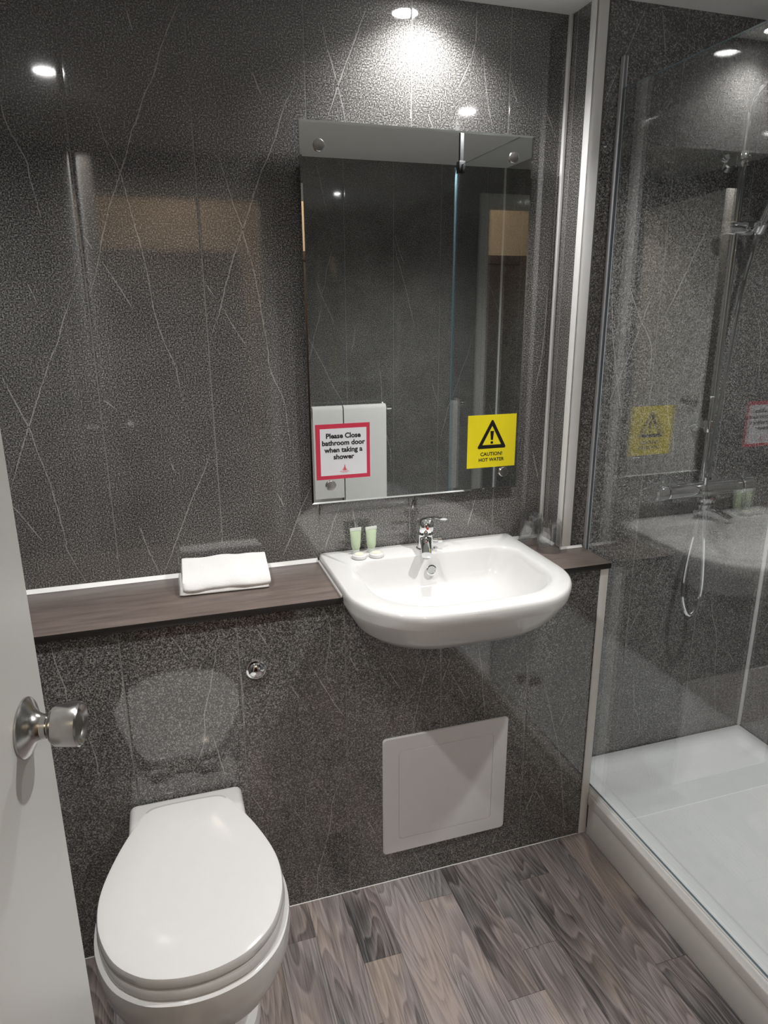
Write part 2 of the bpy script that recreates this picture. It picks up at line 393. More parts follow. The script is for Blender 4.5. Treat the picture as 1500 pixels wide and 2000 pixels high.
# ------------------------------------------------------------------ floor of planks
mb = MB(); mb.box((XL-.03, YO-.03, -.05), (XT+.003, YB+.03, -.0035)); floor = tag(mb.build('floor', M_GAP, smooth=False), 'grey-brown wood-look plank floor of the bathroom', 'floor', kind='structure')
CW = .0945; fixed = {0: -.357, -1: -.553, 2: -.685, -5: -.468, -4: -.78, -3: -.34, -2: -.66, 1: -.98, -6: -.62, -7: -.36, -8: -.7}
x = 1.0818; kmin = math.floor((XL-1.0818)/CW)
for k in range(kmin, 3):
    a0 = max(XL, 1.0818+k*CW); a1 = min(XT+.001, 1.0818+(k+1)*CW)
    if a1-a0 < .004: continue
    ends = [YB]; y = fixed.get(k, YB-random.uniform(.15, .5))
    while y > YO+.05: ends.append(y); y -= random.uniform(.5, .62)
    ends.append(YO)
    for e0, e1 in zip(ends, ends[1:]):
        mb = MB(); g = .0003; mb.box((a0+g-(a0+a1)/2, e1+g-(e0+e1)/2, -.0035), (a1-g-(a0+a1)/2, e0-g-(e0+e1)/2, 0), .0004, 1)
        mb.build('plank', M_PLANK, floor, loc=((a0+a1)/2, (e0+e1)/2, 0), smooth=False)

# ------------------------------------------------------------------ trims and sealant
def trim(n, boxes, mat, label, bev=.001):
    mb = MB()
    for a, b in boxes: mb.box(a, b, bev, 2)
    return tag(mb.build('trim_%d' % n, mat), label, 'trim', kind='structure')
trim(1, [((XC-.0012-.008, -.012, SH+.001), (XC-.0012, -.0008, H-.001))], M_WHITE, 'thin white strip in the inner corner beside the mirror')
trim(2, [((XC-.004, YS-.005, SH+.001), (XC-.001, YS+.024, H-.001)), ((XC-.004, YS-.005, SH+.001), (XC+.026, YS-.0012, H-.001))], M_WHITE, 'tall white corner trim between mirror wall and shower')
trim(3, [((XT-.022, YB-.0045, .001), (XT+.0008, YB-.0008, SH-.0165)), ((XT-.0006, YB-.0045, .001), (XT+.0022, YB+.02, SH-.0165))], M_WHITE, 'white corner trim at the shower end of the boxing')
trim(4, [((XR-.010, YS-.010, TZ+.001), (XR-.001, YS-.001, H-.001))], M_WHITE, 'white strip in the far corner of the shower')
trim(5, [((XR-.010, YO+.001, TZ+.001), (XR-.001, YO+.010, H-.001))], M_WHITE, 'white strip in the shower corner by the door wall')
def bead(n, path, s, label, up=(0, 0, 1), side=(0, -1, 0)):
    mb = MB(); rings = []
    for p in path:
        p = Vector(p); U, S = Vector(up)*s, Vector(side)*s
        rings.append([p, p+S, p+S*.55+U*.45, p+U])
    mb.loft(rings); return tag(mb.build('trim_%d' % n, M_SIL), label, 'sealant', kind='structure')
bead(6, [(XL+.002, -.001, SH+.0003), (.1, -.001, SH+.0003), (.4, -.001, SH+.0003), (.626, -.001, SH+.0003)], .009, 'white sealant bead along the back of the shelf')
bead(7, [(1.195, -.001, SH+.0003), (XC-.011, -.001, SH+.0003)], .008, 'short white sealant bead behind the tumblers')
bead(8, [(XC-.0055, YS+.026, SH+.0003), (XC-.0055, -.013, SH+.0003)], .007, 'white sealant bead at the foot of the return panel', side=(-1, 0, 0))
bead(9, [(XC-.01, YS-.006, SH+.0003), (1.358, YS-.006, SH+.0003)], .006, 'white sealant bead at the foot of the corner trim')
bead(10, [(XL+.002, YB-.001, .0003), (XT-.024, YB-.001, .0003)], .0016, 'thin sealant line where the boxing meets the floor')

# ------------------------------------------------------------------ shelf, each side of the basin
def shelf_piece(name, xy, label):
    mb = MB(); mb.prism(xy, SH-.0155, SH, 0, .0012)
    mb.bm.normal_update()
    for f in mb.bm.faces:
        if abs(f.normal.z) < .5 or f.calc_center_median().z < SH-.003: f.material_index = 1
    return tag(mb.build(name, [M_SHELF, M_EDGE]), label, 'shelf')
FY = YB-.013
shelf_piece('shelf', [(XL+.002, FY), (.6285, FY), (.6285, -.001), (XL+.002, -.001)], 'long dark wood-effect shelf above the toilet, left of the basin')
shelf_piece('shelf', [(1.1925, FY), (1.360, FY), (1.360, YS-.006), (XC-.006, YS-.006), (XC-.006, -.001), (1.1925, -.001)], 'short dark wood-effect shelf end holding the tumblers')

# ------------------------------------------------------------------ basin
def round_outline(hw, yb, yf, rb, rf, bow=0, n=10):
    pts = []
    def arc(cx, cy, r, a0, a1):
        for i in range(n+1):
            a = math.radians(a0+(a1-a0)*i/n); pts.append([cx+r[0]*math.cos(a), cy+r[1]*math.sin(a)])
    arc(hw-rb, yb-rb, (rb, rb), 90, 0)
    arc(hw-rf[0], yf+rf[1], rf, 0, -90)
    arc(-hw+rf[0], yf+rf[1], rf, -90, -180)
    arc(-hw+rb, yb-rb, (rb, rb), 180, 90)
    out = []
    m = len(pts)
    for i in range(m):                                   # densify the straight runs
        a, b = pts[i], pts[(i+1) % m]; d = math.hypot(a[0]-b[0], a[1]-b[1]); k = 6 if d > .06 else 1
        for j in range(k):
            x = a[0]+(b[0]-a[0])*j/k; y = a[1]+(b[1]-a[1])*j/k
            if bow and y < yf+.12: y -= bow*(1-(x/hw)**2)*min(1, (yf+.12-y)/.12)
            out.append((x, y))
    return out
basin = empty('wash_basin', (BX, -.004, SH)); tag(basin, 'white ceramic semi-recessed wash basin below the mirror', 'basin')
TOP = .022
def ring(o, z, ymax=9): return [Vector((x, min(y, ymax), z)) for x, y in o]
yc = -.03
mb = MB()
O = lambda hw, yf, rf, bow: round_outline(hw, 0, yf, .004, rf, bow)
rings = []
spec = [(.135, -.325, (.09, .06), .012, -.106, 1), (.185, -.355, (.12, .09), .016, -.103, 1), (.225, -.385, (.14, .12), .018, -.092, 1), (.252, -.412, (.145, .14), .02, -.066, 1), (.270, -.432, (.15, .155), .022, -.034, 1), (.2775, -.441, (.15, .16), .022, -.0155, 1), (.2775, -.4415, (.15, .16), .022, -.0145, 0), (.2800, -.4455, (.15, .16), .022, .004, 0), (.2800, -.446, (.15, .16), .022, .013, 0), (.2785, -.444, (.15, .16), .022, .019, 0), (.2745, -.440, (.148, .158), .022, TOP, 0)]
for hw, yf, rf, bow, z, cl in spec: rings.append(ring(O(hw, yf, rf, bow), z, yc if cl else 9))
# bowl
def bowl(hw, yb, yf, r, bow, z):
    return [Vector((x+.008, y, z)) for x, y in round_outline(hw, yb, yf, r[0], (r[1], r[1]), bow)]
for i_, dz in ((0, 0), (.003, .0008), (.006, .0030), (.009, .0075), (.012, .015), (.016, .028), (.021, .043), (.027, .058), (.035, .073), (.047, .087), (.064, .098), (.088, .105), (.115, .109), (.135, .110)):
    hw = .236-i_*1.3; yb = -.090-min(i_, .035)*.42-max(0, i_-.035)*1.0; yf = -.410+i_*1.05; z = TOP-dz
    r = (max(.008, .060-.25*i_), min(.135-.62*i_, hw*.75, (yb-yf)*.46)); bow = .014*(1-i_/.135)
    rings.append(bowl(hw, yb, yf, r, bow, z))
nn_ = {len(r) for r in rings}
def resample(r, n=160):
    r = list(r)+[r[0]]; L = [0]
    for a, b in zip(r, r[1:]): L.append(L[-1]+(b-a).length)
    out = []; j = 0
    for k in range(n):
        t = L[-1]*k/n
        while L[j+1] < t: j += 1
        u = (t-L[j])/max(1e-9, L[j+1]-L[j]); out.append(r[j].lerp(r[j+1], u))
    return out
if len(nn_) > 1: rings = [resample(r) for r in rings]
mb.loft(rings); mb.build('basin_body', M_CER, basin, ang=60)
mb = MB(); mb.lathe([(.026, 0), (.026, .002), (.022, .0035), (.008, .0035), (.008, .0015)], 28); mb.build('waste', M_CHR, basin, loc=(.008, -.237, TOP-.1098))
mb = MB(); mb.lathe([(.0145, 0), (.0145, .0012), (.0125, .0022), (.0095, .0018), (.0095, .0004)], 28); mb.build('overflow_ring', M_CHR, basin, loc=(.0, -.1075, TOP-.042), rot=(math.radians(78), 0, 0))
for sx, nm in ((-1, ''), (1, '')):
    mb = MB(); xx = sx*.2825
    mb.loft([[Vector((xx-.0012*sx, y, -.012+.0125)), Vector((xx+.0012*sx+.004*sx*0, y, .0004)), Vector((xx+.0006*sx, y, .0035)), Vector((xx-.0012*sx, y, .0065))] for y in (-.005, -.09, -.18, -.255)])
    mb.build('sealant_line', M_SIL, basin)
# tap
tap = empty('basin_mixer_tap', (.912, -.058, SH+TOP), -.33); tag(tap, 'small chrome single-lever mixer tap on the basin', 'tap')
mb = MB(); mb.lathe([(.0255, 0), (.0255, .004), (.0225, .007), (.0205, .02), (.0215, .034), (.0225, .044), (.020, .048)], 32); mb.build('tap_body', M_CHR, tap)
mb = MB(); rr = []
for t in range(9):
    s = t/8; y = -.004-.084*s; z = .031-.006*s-.012*s*s; hw = .0165-.004*s; hh = .0125-.0045*s
    rr.append([Vector((hw*math.copysign(abs(math.cos(a))**.6, math.cos(a)), y, z+hh*math.copysign(abs(math.sin(a))**.6, math.sin(a)))) for a in [2*math.pi*k/20 for k in range(20)]])
mb.loft(rr); sp_ = mb.build('spout', M_CHR, tap)
mb = MB(); mb.lathe([(.0085, 0), (.0085, -.008), (.006, -.008)], 20); mb.build('aerator', M_STEEL, sp_, loc=(0, -.079, .0090))
mb = MB(); mb.lathe([(.0185, .0485), (.0205, .052), (.0225, .062), (.0215, .074), (.016, .083), (.008, .087), (.001, .0878)], 32); lv = mb.build('lever_cap', M_CHR, tap)
mb = MB(); rr = []
for t in range(7):
    s = t/6; y = .010-.050*s; z = .082+.013*s+.004*math.sin(s*3); hw = .0105-.001*s; hh = .0042-.0012*s
    rr.append([Vector((hw*math.cos(a)+.045*s, y, z+hh*math.sin(a))) for a in [2*math.pi*k/16 for k in range(16)]])
mb.loft(rr); mb.build('lever', M_CHR, lv)
mb = MB(); mb.lathe([(.0035, 0), (.0035, .001), (.001, .0014)], 14); mb.build('temperature_dot', M_REDDOT, lv, loc=(.004, -.0221, .064), rot=(math.radians(90), 0, 0))
mb = MB(); mb.lathe([(.0055, 0), (.0055, .012), (.0085, .013), (.0085, .022), (.007, .024)], 20, 'X'); mb.build('side_knob', M_CHR, tap, loc=(.0205, .002, .026))

# ------------------------------------------------------------------ things on basin and shelf
def toiletry_tube(x, y, label, rz):
    t = empty('toiletry_tube', (x, y, SH+TOP), rz); tag(t, label, 'tube', 'toiletry tubes on the basin')
    mb = MB(); mb.lathe([(.0098, 0), (.0098, .011), (.0092, .0125)], 24); mb.build('cap', M_FROST, t)
    mb = MB(); rr = []
    for s, (a, b_) in zip((0, .12, .4, .7, .86), ((.0095, .0095), (.0122, .0112), (.0138, .0085), (.0152, .0045), (.0160, .0016))):
        rr.append([Vector((a*math.cos(k), b_*math.sin(k), .0126+.058*s)) for k in [2*math.pi*i/28 for i in range(28)]])
    mb.loft(rr); mb.build('gel_body', M_GREEN, t)
    mb = MB(); mb.box((-.0162, -.0013, .0626), (.0162, .0013, .0715), .0006, 1); mb.build('crimped_end', M_FROST, t)
toiletry_tube(.7235, -.034, 'green toiletry tube on the basin, farther from the tap', .10)
toiletry_tube(.7655, -.036, 'green toiletry tube on the basin, nearer the tap', .12)
for x, y, lb in ((.7225, -.0725, 'small round wrapped soap in front of the left toiletry tube'), (.768, -.0745, 'small round wrapped soap in front of the right toiletry tube')):
    t = empty('soap_disc', (x, y, SH+TOP)); tag(t, lb, 'soap', 'round soaps on the basin')
    mb = MB(); mb.lathe([(.0150, 0), (.0190, .0015), (.0198, .005), (.0188, .0090), (.0152, .0110), (.007, .0116), (.001, .0117)], 32); mb.build('soap_body', M_CARD if False else M_SEAT, t)
    mb = MB(); mb.lathe([(.0122, 0), (.0122, .0006), (.001, .0008)], 24); mb.build('soap_sticker', M_SOAP, t, loc=(0, 0, .0115))
def tumbler(x, y, label):
    mb = MB(); mb.lathe([(.0330, 0), (.0335, .0008), (.0325, .03), (.0300, .082), (.0285, .0865), (.022, .0875), (.001, .0875), (.001, .0745), (.022, .0745), (.0268, .072), (.0300, .03), (.0316, .0006)], 40, cap0=False, cap1=False)
    bm = mb.bm; bm.verts.ensure_lookup_table()
    n = 40; vs = list(bm.verts); a, b_ = vs[:n], vs[-n:]
    for i in range(n): bm.faces.new((a[i], a[(i+1) % n], b_[(i+1) % n], b_[i]))
    bmesh.ops.remove_doubles(bm, verts=bm.verts, dist=.0001)
    return tag(mb.build('glass_tumbler', M_TUMB, loc=(x, y, SH+.0004)), label, 'glass', 'upturned tumblers on the shelf')
tumbler(1.2545, -.1185, 'upturned clear glass tumbler on the shelf, nearer the camera')
tumbler(1.237, -.044, 'upturned clear glass tumbler on the shelf, closer to the back wall')
# folded hand towel
def folded_towel():
    t = empty('folded_towel', (.376, -.083, SH), math.radians(-2)); tag(t, 'small folded white towel lying on the wooden shelf', 'towel')
    def layer(name, prof, L, ox, oy, seed, amp=1.0):
        rg = random.Random(seed); ph = [rg.uniform(0, 6) for _ in range(6)]
        P = spline([(0, y, z) for y, z in prof], 5, True); mb = MB(); rr = []; nx = 30
        cy = sum(p.y for p in P)/len(P); cz = sum(p.z for p in P)/len(P)
        for i in range(nx+3):
            u = max(-1, min(1, (i-1)/nx*2-1)); k = .90 if i in (0, nx+2) else .97 if i in (1, nx+1) else 1.0
            row = []
            for p in P:
                y, z = cy+(p.y-cy)*k, cz+(p.z-cz)*k
                if p.z > .006:
                    z += amp*(.0012*math.sin(4.3*u+ph[0])+.0008*math.sin(9*u+30*y+ph[1]))*min(1, p.z/.02)
                    z += amp*.005*max(0, -u-.55)*max(0, y/.06)      # back left corner stands a little higher
                    y += amp*(.0015*math.sin(5*u+ph[2])+.0008*math.sin(11*u+ph[3]))
                x = u*L/2*(1+.03*math.sin(60*z+ph[4]))+.004*(-y/.06)*(-1 if u > 0 else 1)*.5
                row.append(Vector((x+ox, y+oy, max(z, .0003))))
            rr.append(row)
        mb.loft(rr); return mb.build(name, M_TOWEL, t, ang=75)
    layer('lower_fold', [(.056, .0), (.059, .008), (.056, .016), (0, .0165), (-.050, .0155), (-.060, .009), (-.056, .001), (0, 0)], .212, -.003, 0, 1, .4)
    layer('upper_fold', [(.054, .0125), (.060, .022), (.062, .040), (.059, .052), (.052, .0545), (.03, .0515), (0, .048), (-.030, .043), (-.052, .033), (-.063, .021), (-.062, .013), (-.052, .010), (0, .0115)], .203, .003, 0, 4)
folded_towel()

# ------------------------------------------------------------------ mirror with screw caps
MX0, MX1, MZ0, MZ1, MY = .6112, 1.1973, 1.0245, 1.9118, -.026
mirror = empty('wall_mirror', ((MX0+MX1)/2, -.0005, MZ0)); tag(mirror, 'large rectangular wall mirror above the basin', 'mirror')
hw, hh = (MX1-MX0)/2, MZ1-MZ0
def rect(i, y): return [Vector((-hw+i, y, i)), Vector((hw-i, y, i)), Vector((hw-i, y, hh-i)), Vector((-hw+i, y, hh-i))]
mb = MB(); mb.loft([rect(0, MY+.006), rect(0, MY+.0008), rect(.0045, MY+.0004)], True, False)
mb.bm.faces.ensure_lookup_table()
for f in mb.bm.faces: f.material_index = 1
mb.bm.normal_update()
for f in mb.bm.faces:
    if f.normal.y < -.5 or (f.calc_center_median().y < MY+.0007): f.material_index = 0
mb.poly(rect(.0045, MY+.0004), 0); bmesh.ops.remove_doubles(mb.bm, verts=mb.bm.verts, dist=1e-6)
mb.build('mirror_glass', [M_MIRROR, M_MEDGE], mirror, smooth=False)
for cx, cz in ((.655, 1.861), (1.1435, 1.861), (.662, 1.071), (1.1515, 1.0715)):
    mb = MB(); mb.lathe([(.0135, 0), (.0135, -.003), (.012, -.0045), (.004, -.005), (.0005, -.005)], 32, 'Y'); c = mb.build('screw_cap', M_STEEL, mirror, loc=(cx-(MX0+MX1)/2, MY+.0003, cz-MZ0))
    mb = MB(); mb.lathe([(.007, 0), (.007, .019)], 20, 'Y'); mb.build('standoff', M_STEEL, c, loc=(0, .0062, 0))

# ------------------------------------------------------------------ signs stuck to the mirror
def text_part(s, size, cx, cz, y, mat, parent, bold=.0, name='lettering', sx=1.0):
    cu = bpy.data.curves.new('txt', 'FONT'); cu.body = s; cu.size = size; cu.align_x = 'CENTER'; cu.offset = bold; cu.extrude = .00008; cu.resolution_u = 3
    o = bpy.data.objects.new('txt', cu); COL.objects.link(o)
    bpy.context.view_layer.update()
    me = bpy.data.meshes.new_from_object(o.evaluated_get(bpy.context.evaluated_depsgraph_get()))
    bpy.data.objects.remove(o); me.materials.clear(); me.materials.append(mat); me.name = name
    me.transform(Matrix(((sx, 0, 0, 0), (0, 0, -1, 0), (0, 1, 0, 0), (0, 0, 0, 1))))
    ob = bpy.data.objects.new(name, me); COL.objects.link(ob); ob.parent = parent; ob.location = (cx, y, cz)
    return ob
SY = MY-.0003
s1 = empty('door_notice', (.6965, SY, 1.0872)); tag(s1, 'white notice with red border on the left of the mirror', 'sign')
S = .142
mb = MB(); mb.box((-S/2, -.0005, 0), (S/2, 0, S)); mb.build('border_card', M_RED, s1, smooth=False)
mb = MB(); mb.box((-S/2+.0115, -.0007, .0100), (S/2-.0090, -.00045, S-.0115)); mb.build('white_field', M_CARD, s1, smooth=False)
for i, tx in enumerate(('Please Close', 'bathroom door', 'when taking a', 'shower')):
    text_part(tx, .0178, .001, .106-.0180*i, -.00085, M_INK, s1, .0006, sx=1.0)
em = MB()                                                # small red emblem, about as much as shows
for pl in ([(-.0045, 0), (.0050, 0), (.0030, .006), (.0015, .011), (.0020, .016), (.0002, .0125), (-.0012, .017), (-.0012, .010), (-.0032, .006)], [(-.0075, .001), (-.0050, .001), (-.0042, .0045)], [(.0055, .001), (.0075, .001), (.0042, .0050)]):
    em.poly([(px_, -.0009, .0215+pz) for px_, pz in pl])
em.build('emblem', M_PINK, s1, smooth=False, loc=(.003, 0, 0))
em = MB()
for k in range(11): em.box((-.0120+k*.0022, -.0009, .0180), (-.0107+k*.0022, -.0008, .0200))
for k in range(7): em.box((-.0070+k*.0020, -.0009, .0155), (-.0058+k*.0020, -.0008, .0168))
em.build('emblem_caption', M_PINK, s1, smooth=False, loc=(.003, 0, 0))
s2 = empty('hot_water_sign', (1.1135, SY, 1.0872)); tag(s2, 'yellow caution hot water sign on the right of the mirror', 'sign')
S = .144
mb = MB(); mb.box((-S/2, -.0005, 0), (S/2, 0, S)); mb.build('yellow_card', M_YEL, s2, smooth=False)
def rtri(cx, cz, R, r, n=6):
    out = []
    for k in range(3):
        a = math.radians(90+120*k); vx, vz = cx+(R-2*r)*math.cos(a), cz+(R-2*r)*math.sin(a)
        for i in range(n+1):
            b2 = a+math.radians(-60+120*i/n); out.append((vx+r*math.cos(b2), vz+r*math.sin(b2)))
    return out
cz = .0795; Wk = 1.0
o1, o2 = rtri(0, cz, .0545, .0040), rtri(0, cz, .0345, .0008)
mb = MB(); yk = -.0008
va = [mb.bm.verts.new((x*.94, yk, z)) for x, z in o1]; vb = [mb.bm.verts.new((x*.94, yk, z)) for x, z in o2]
for i in range(len(va)): j = (i+1) % len(va); mb.bm.faces.new((va[i], va[j], vb[j], vb[i]))
mb.build('warning_triangle', M_INK, s2, smooth=False)
mb = MB(); mb.poly([(-.0055, yk, .1000), (.0055, yk, .1000), (.0032, yk, .0755), (-.0032, yk, .0755)]); mb.box((-.0036, yk, .0650), (.0036, yk+.0003, .0715)); mb.build('exclamation_mark', M_INK, s2, smooth=False)
text_part('CAUTION!', .0138, 0, .0325, -.0008, M_INK, s2, .0003); text_part('HOT WATER', .0130, 0, .0170, -.0008, M_INK, s2, .0003)

# ------------------------------------------------------------------ flush button, access panel
fb = empty('flush_button', (.420, YB-.0005, .704)); tag(fb, 'round chrome flush button above the toilet', 'flush button')
mb = MB(); mb.lathe([(.0250, 0), (.0250, -.003), (.0228, -.006), (.0195, -.007)], 36, 'Y', cap1=True); mb.build('button_ring', M_CHR, fb)
mb = MB(); mb.lathe([(.0188, -.0065), (.0182, -.011), (.0142, -.0150), (.007, -.0170), (.0004, -.0174)], 36, 'Y'); mb.build('push_dome', M_CHR, fb)
ap = empty('access_panel', (.9045, YB-.0005, .0941)); tag(ap, 'square white plastic access panel low on the boxing', 'access panel')
A = .178; B = .356
mb = MB()
def rr4(i, y): return [Vector((-A+i, y, i)), Vector((A-i, y, i)), Vector((A-i, y, B-i)), Vector((-A+i, y, B-i))]
def rrect(i, y, r=.010):
    out = []
    for cx, cz_, a0 in ((A-i-r, B-i-r, 0), (-A+i+r, B-i-r, 90), (-A+i+r, i+r, 180), (A-i-r, i+r, 270)):
        for k in range(7):
            a = math.radians(a0+15*k); out.append(Vector((cx+r*math.cos(a), y, cz_+r*math.sin(a))))
    return out
mb.loft([rrect(0, 0), rrect(0, -.0035), rrect(.002, -.006), rrect(.043, -.0065), rrect(.0432, -.004)], True, True); mb.build('panel_frame', M_ACC, ap, smooth=False)
mb = MB(); mb.loft([rrect(.0438, -.0042), rrect(.0438, -.0062), rrect(.0448, -.0068)], True, True); mb.build('panel_door', M_ACC, ap, smooth=False)

# ------------------------------------------------------------------ toilet
toilet = empty('toilet', (.239, YB-.002, 0)); tag(toilet, 'white back-to-wall toilet with closed lid', 'toilet')
HALF = [(0, 0), (.062, -.002), (.086, -.014), (.106, -.048), (.138, -.120), (.163, -.200), (.1705, -.262), (.163, -.325), (.136, -.388), (.092, -.430), (.045, -.448)]
full = HALF+[(0, -.453)]+[(-x, y) for x, y in HALF[::-1][:-1]]
EG = [Vector((p.x, p.y, 0)) for p in spline([(x, y, 0) for x, y in full], 5, True)]
def egg(scx, scy, dy, z, tilt=0): return [Vector((p.x*scx, p.y*scy+dy, z+tilt*p.y)) for p in EG]
Y0 = -.079
mb = MB(); mb.loft([egg(.985, .985, Y0-.003, .4305), egg(1, 1, Y0, .4335), egg(1, 1, Y0, .4435), egg(.985, .988, Y0-.003, .4500), egg(.94, .95, Y0-.012, .4525), egg(.6, .62, Y0-.085, .4538), egg(.2, .2, Y0-.18, .4540)]); mb.build('lid', M_SEAT, toilet, ang=50)
mb = MB(); mb.loft([egg(.985, .985, Y0-.003, .4085), egg(1.005, 1.006, Y0, .4115), egg(1.008, 1.008, Y0+.001, .422), egg(.995, .996, Y0-.001, .4290)]); mb.build('seat', M_SEAT, toilet, ang=50)
mb = MB()
PB = [(1.0, 1.0, Y0, .4075), (1.045, 1.022, Y0+.001, .4045), (1.055, 1.026, Y0+.002, .385), (1.045, 1.018, Y0+.001, .355), (.975, .985, Y0, .315), (.90, .925, Y0, .270), (.78, .85, Y0, .225), (.66, .76, Y0, .185), (.60, .69, Y0+.01, .14), (.57, .655, Y0+.02, .08), (.58, .66, Y0+.03, .03), (.68, .70, Y0+.035, .024), (.70, .71, Y0+.035, .0005)]
mb.loft([egg(*p) for p in PB[::-1]]); mb.build('pan', M_CER, toilet, ang=55)
mb = MB(); mb.box((-.1275, -.125, .24), (.1275, 0, .4075), .016, 4); mb.build('pan_back', M_CER, toilet, ang=50)
mb = MB(); mb.box((-.105, -.078, .0005), (.105, -.001, .26), .012, 3); mb.build('outlet_shroud', M_CER, toilet)
for sx in (-1, 1):
    mb = MB(); mb.lathe([(.011, -.02), (.012, -.018), (.012, .018), (.011, .02)], 20, 'X'); mb.build('hinge', M_SEAT, toilet, loc=(sx*.06, -.070, .4205))

# ------------------------------------------------------------------ door, its frame and the hallway
ang = -math.atan2(.161, .835)
door = empty('door_1', (-.050, YO+.042, 0), ang); tag(door, 'white painted bathroom door standing open at the left', 'door', kind='structure')
mb = MB(); mb.box((-.040, .003, .006), (0, .850, 1.990), .0015, 2)
mb.bm.normal_update()
for f in mb.bm.faces:
    if f.normal.y > .9: f.material_index = 1
mb.build('door_leaf', [M_DOOR, M_EDGE_SHADE], door)
def knob(side):
    mb = MB(); mb.lathe([(.0315, 0), (.0315, .002), (.029, .0042), (.021, .008), (.0155, .012), (.0132, .017)], 40, 'X'); k = mb.build('door_knob', M_STEEL, door, loc=(.0002 if side > 0 else -.0402, .850-.056, 1.089))
    if side < 0: k.rotation_euler.z = math.pi
    mb = MB(); mb.lathe([(.0131, .0165), (.0128, .0225), (.0110, .0225), (.0110, .0265)], 32, 'X'); mb.build('knob_neck', M_STEEL, k)
    mb = MB(); mb.lathe([(.0100, .025), (.0160, .0257), (.0190, .028), (.0213, .031), (.0235, .052), (.0233, .0545), (.0218, .0563), (.0198, .0554), (.0167, .052), (.007, .051), (.0004, .051)], 40, 'X'); mb.build('knob_grip', M_STEEL, k)
knob(1); knob(-1)
for hz in (.22, 1.75):
    mb = MB(); mb.lathe([(.006, -.045), (.006, .045)], 14); mb.build('hinge', M_STEEL, door, loc=(-.004, -.004, hz))
frm = empty('door_frame', (0, YO, 0)); tag(frm, 'off-white painted door frame around the doorway', 'door frame', kind='structure')
T = .115
for nm, a, b in (('jamb', (DX0-.029, -T, 0), (DX0-.001, -.001, DZ+.029)), ('jamb', (DX1+.001, -T, 0), (DX1+.029, -.001, DZ+.029)), ('head', (DX0-.001, -T, DZ), (DX1+.001, -.001, DZ+.029)),
    ('architrave', (DX0-.065, .001, 0), (DX0-.008, .014, DZ+.06)), ('architrave', (DX1+.008, .001, 0), (DX1+.065, .014, DZ+.06)), ('architrave', (DX0-.008, .001, DZ+.008), (DX1+.008, .014, DZ+.06))):
    mb = MB(); mb.box(a, b, .002, 2); mb.build(nm, M_FRAME, frm)
def slab(name, a, b, mat, label, cat):
    mb = MB(); mb.box(a, b); return tag(mb.build(name, mat, smooth=False), label, cat, kind='structure')
HY0, HY1 = YO-T-.002, -3.05
slab('floor_hall', (-1.0, HY1, -.05), (1.9, HY0+.09, -.004), M_CARPET, 'dark red hallway carpet beyond the doorway', 'floor')
slab('wall_hall_far', (-1.0, HY1-.05, -.05), (1.9, HY1, 2.35), M_BEIGE, 'beige hallway wall seen past the doorway', 'wall')
slab('wall_hall_left', (-1.05, HY1-.05, -.05), (-1.0, HY0, 2.35), M_BEIGE, 'beige hallway wall at its left end', 'wall')
slab('wall_hall_right', (1.9, HY1-.05, -.05), (1.95, HY0, 2.35), M_BEIGE, 'beige hallway wall at its right end', 'wall')
slab('ceiling_hall', (-1.05, HY1-.05, 2.35), (1.95, HY0, 2.40), M_CEIL, 'white hallway ceiling', 'ceiling')
mb = MB(); mb.box((-1.0, HY0+.004, 0), (DX0-.03, HY0+.05, 2.35)); mb.box((DX1+.03, HY0+.004, 0), (1.9, HY0+.05, 2.35)); mb.box((DX0-.03, HY0+.004, DZ+.03), (DX1+.03, HY0+.05, 2.35))
tag(mb.build('wall_hall_near', M_BEIGE, smooth=False), 'beige hallway side of the bathroom wall', 'wall', kind='structure')
hd = empty('door_2', (.36, HY1+.001, 0)); tag(hd, 'dark timber door across the hallway', 'door', kind='structure')
mb = MB(); mb.box((-.38, .0, 0), (.38, .035, 1.80), .002, 2); mb.build('door_leaf', M_HALLDK, hd)
mb = MB(); mb.box((-.44, 0, 0), (-.382, .045, 1.86), .002, 2); mb.build('jamb', M_HALLDK, hd)
mb = MB(); mb.box((.382, 0, 0), (.44, .045, 1.86), .002, 2); mb.build('jamb', M_HALLDK, hd)
mb = MB(); mb.box((-.381, 0, 1.802), (.381, .045, 1.86), .002, 2); mb.build('head', M_HALLDK, hd)
def light(name, kind, loc, power, col, parent=None, **kw):
    ld = bpy.data.lights.new(name, kind); ld.energy = power; ld.color = col
    for k, v in kw.items(): setattr(ld, k, v)
    o = bpy.data.objects.new(name, ld); COL.objects.link(o); o.location = loc; o.parent = parent; return o
hl = empty('hall_lamp', (.45, -2.45, 2.349)); tag(hl, 'round hallway ceiling lamp beyond the doorway', 'lamp')
mb = MB(); mb.lathe([(.10, 0), (.10, -.02), (.095, -.022)], 32); mb.build('lamp_base', M_WHITE, hl)
mb = MB(); mb.lathe([(.092, -.0222), (.088, -.045), (.06, -.062), (.001, -.068)], 32); mb.build('diffuser', emit('hall_diffuser', (1, .86, .68), 3.0), hl)
light('hall_lamp_light', 'POINT', (0, 0, -.11), 16.0, (1, .85, .66), hl, shadow_soft_size=.06)

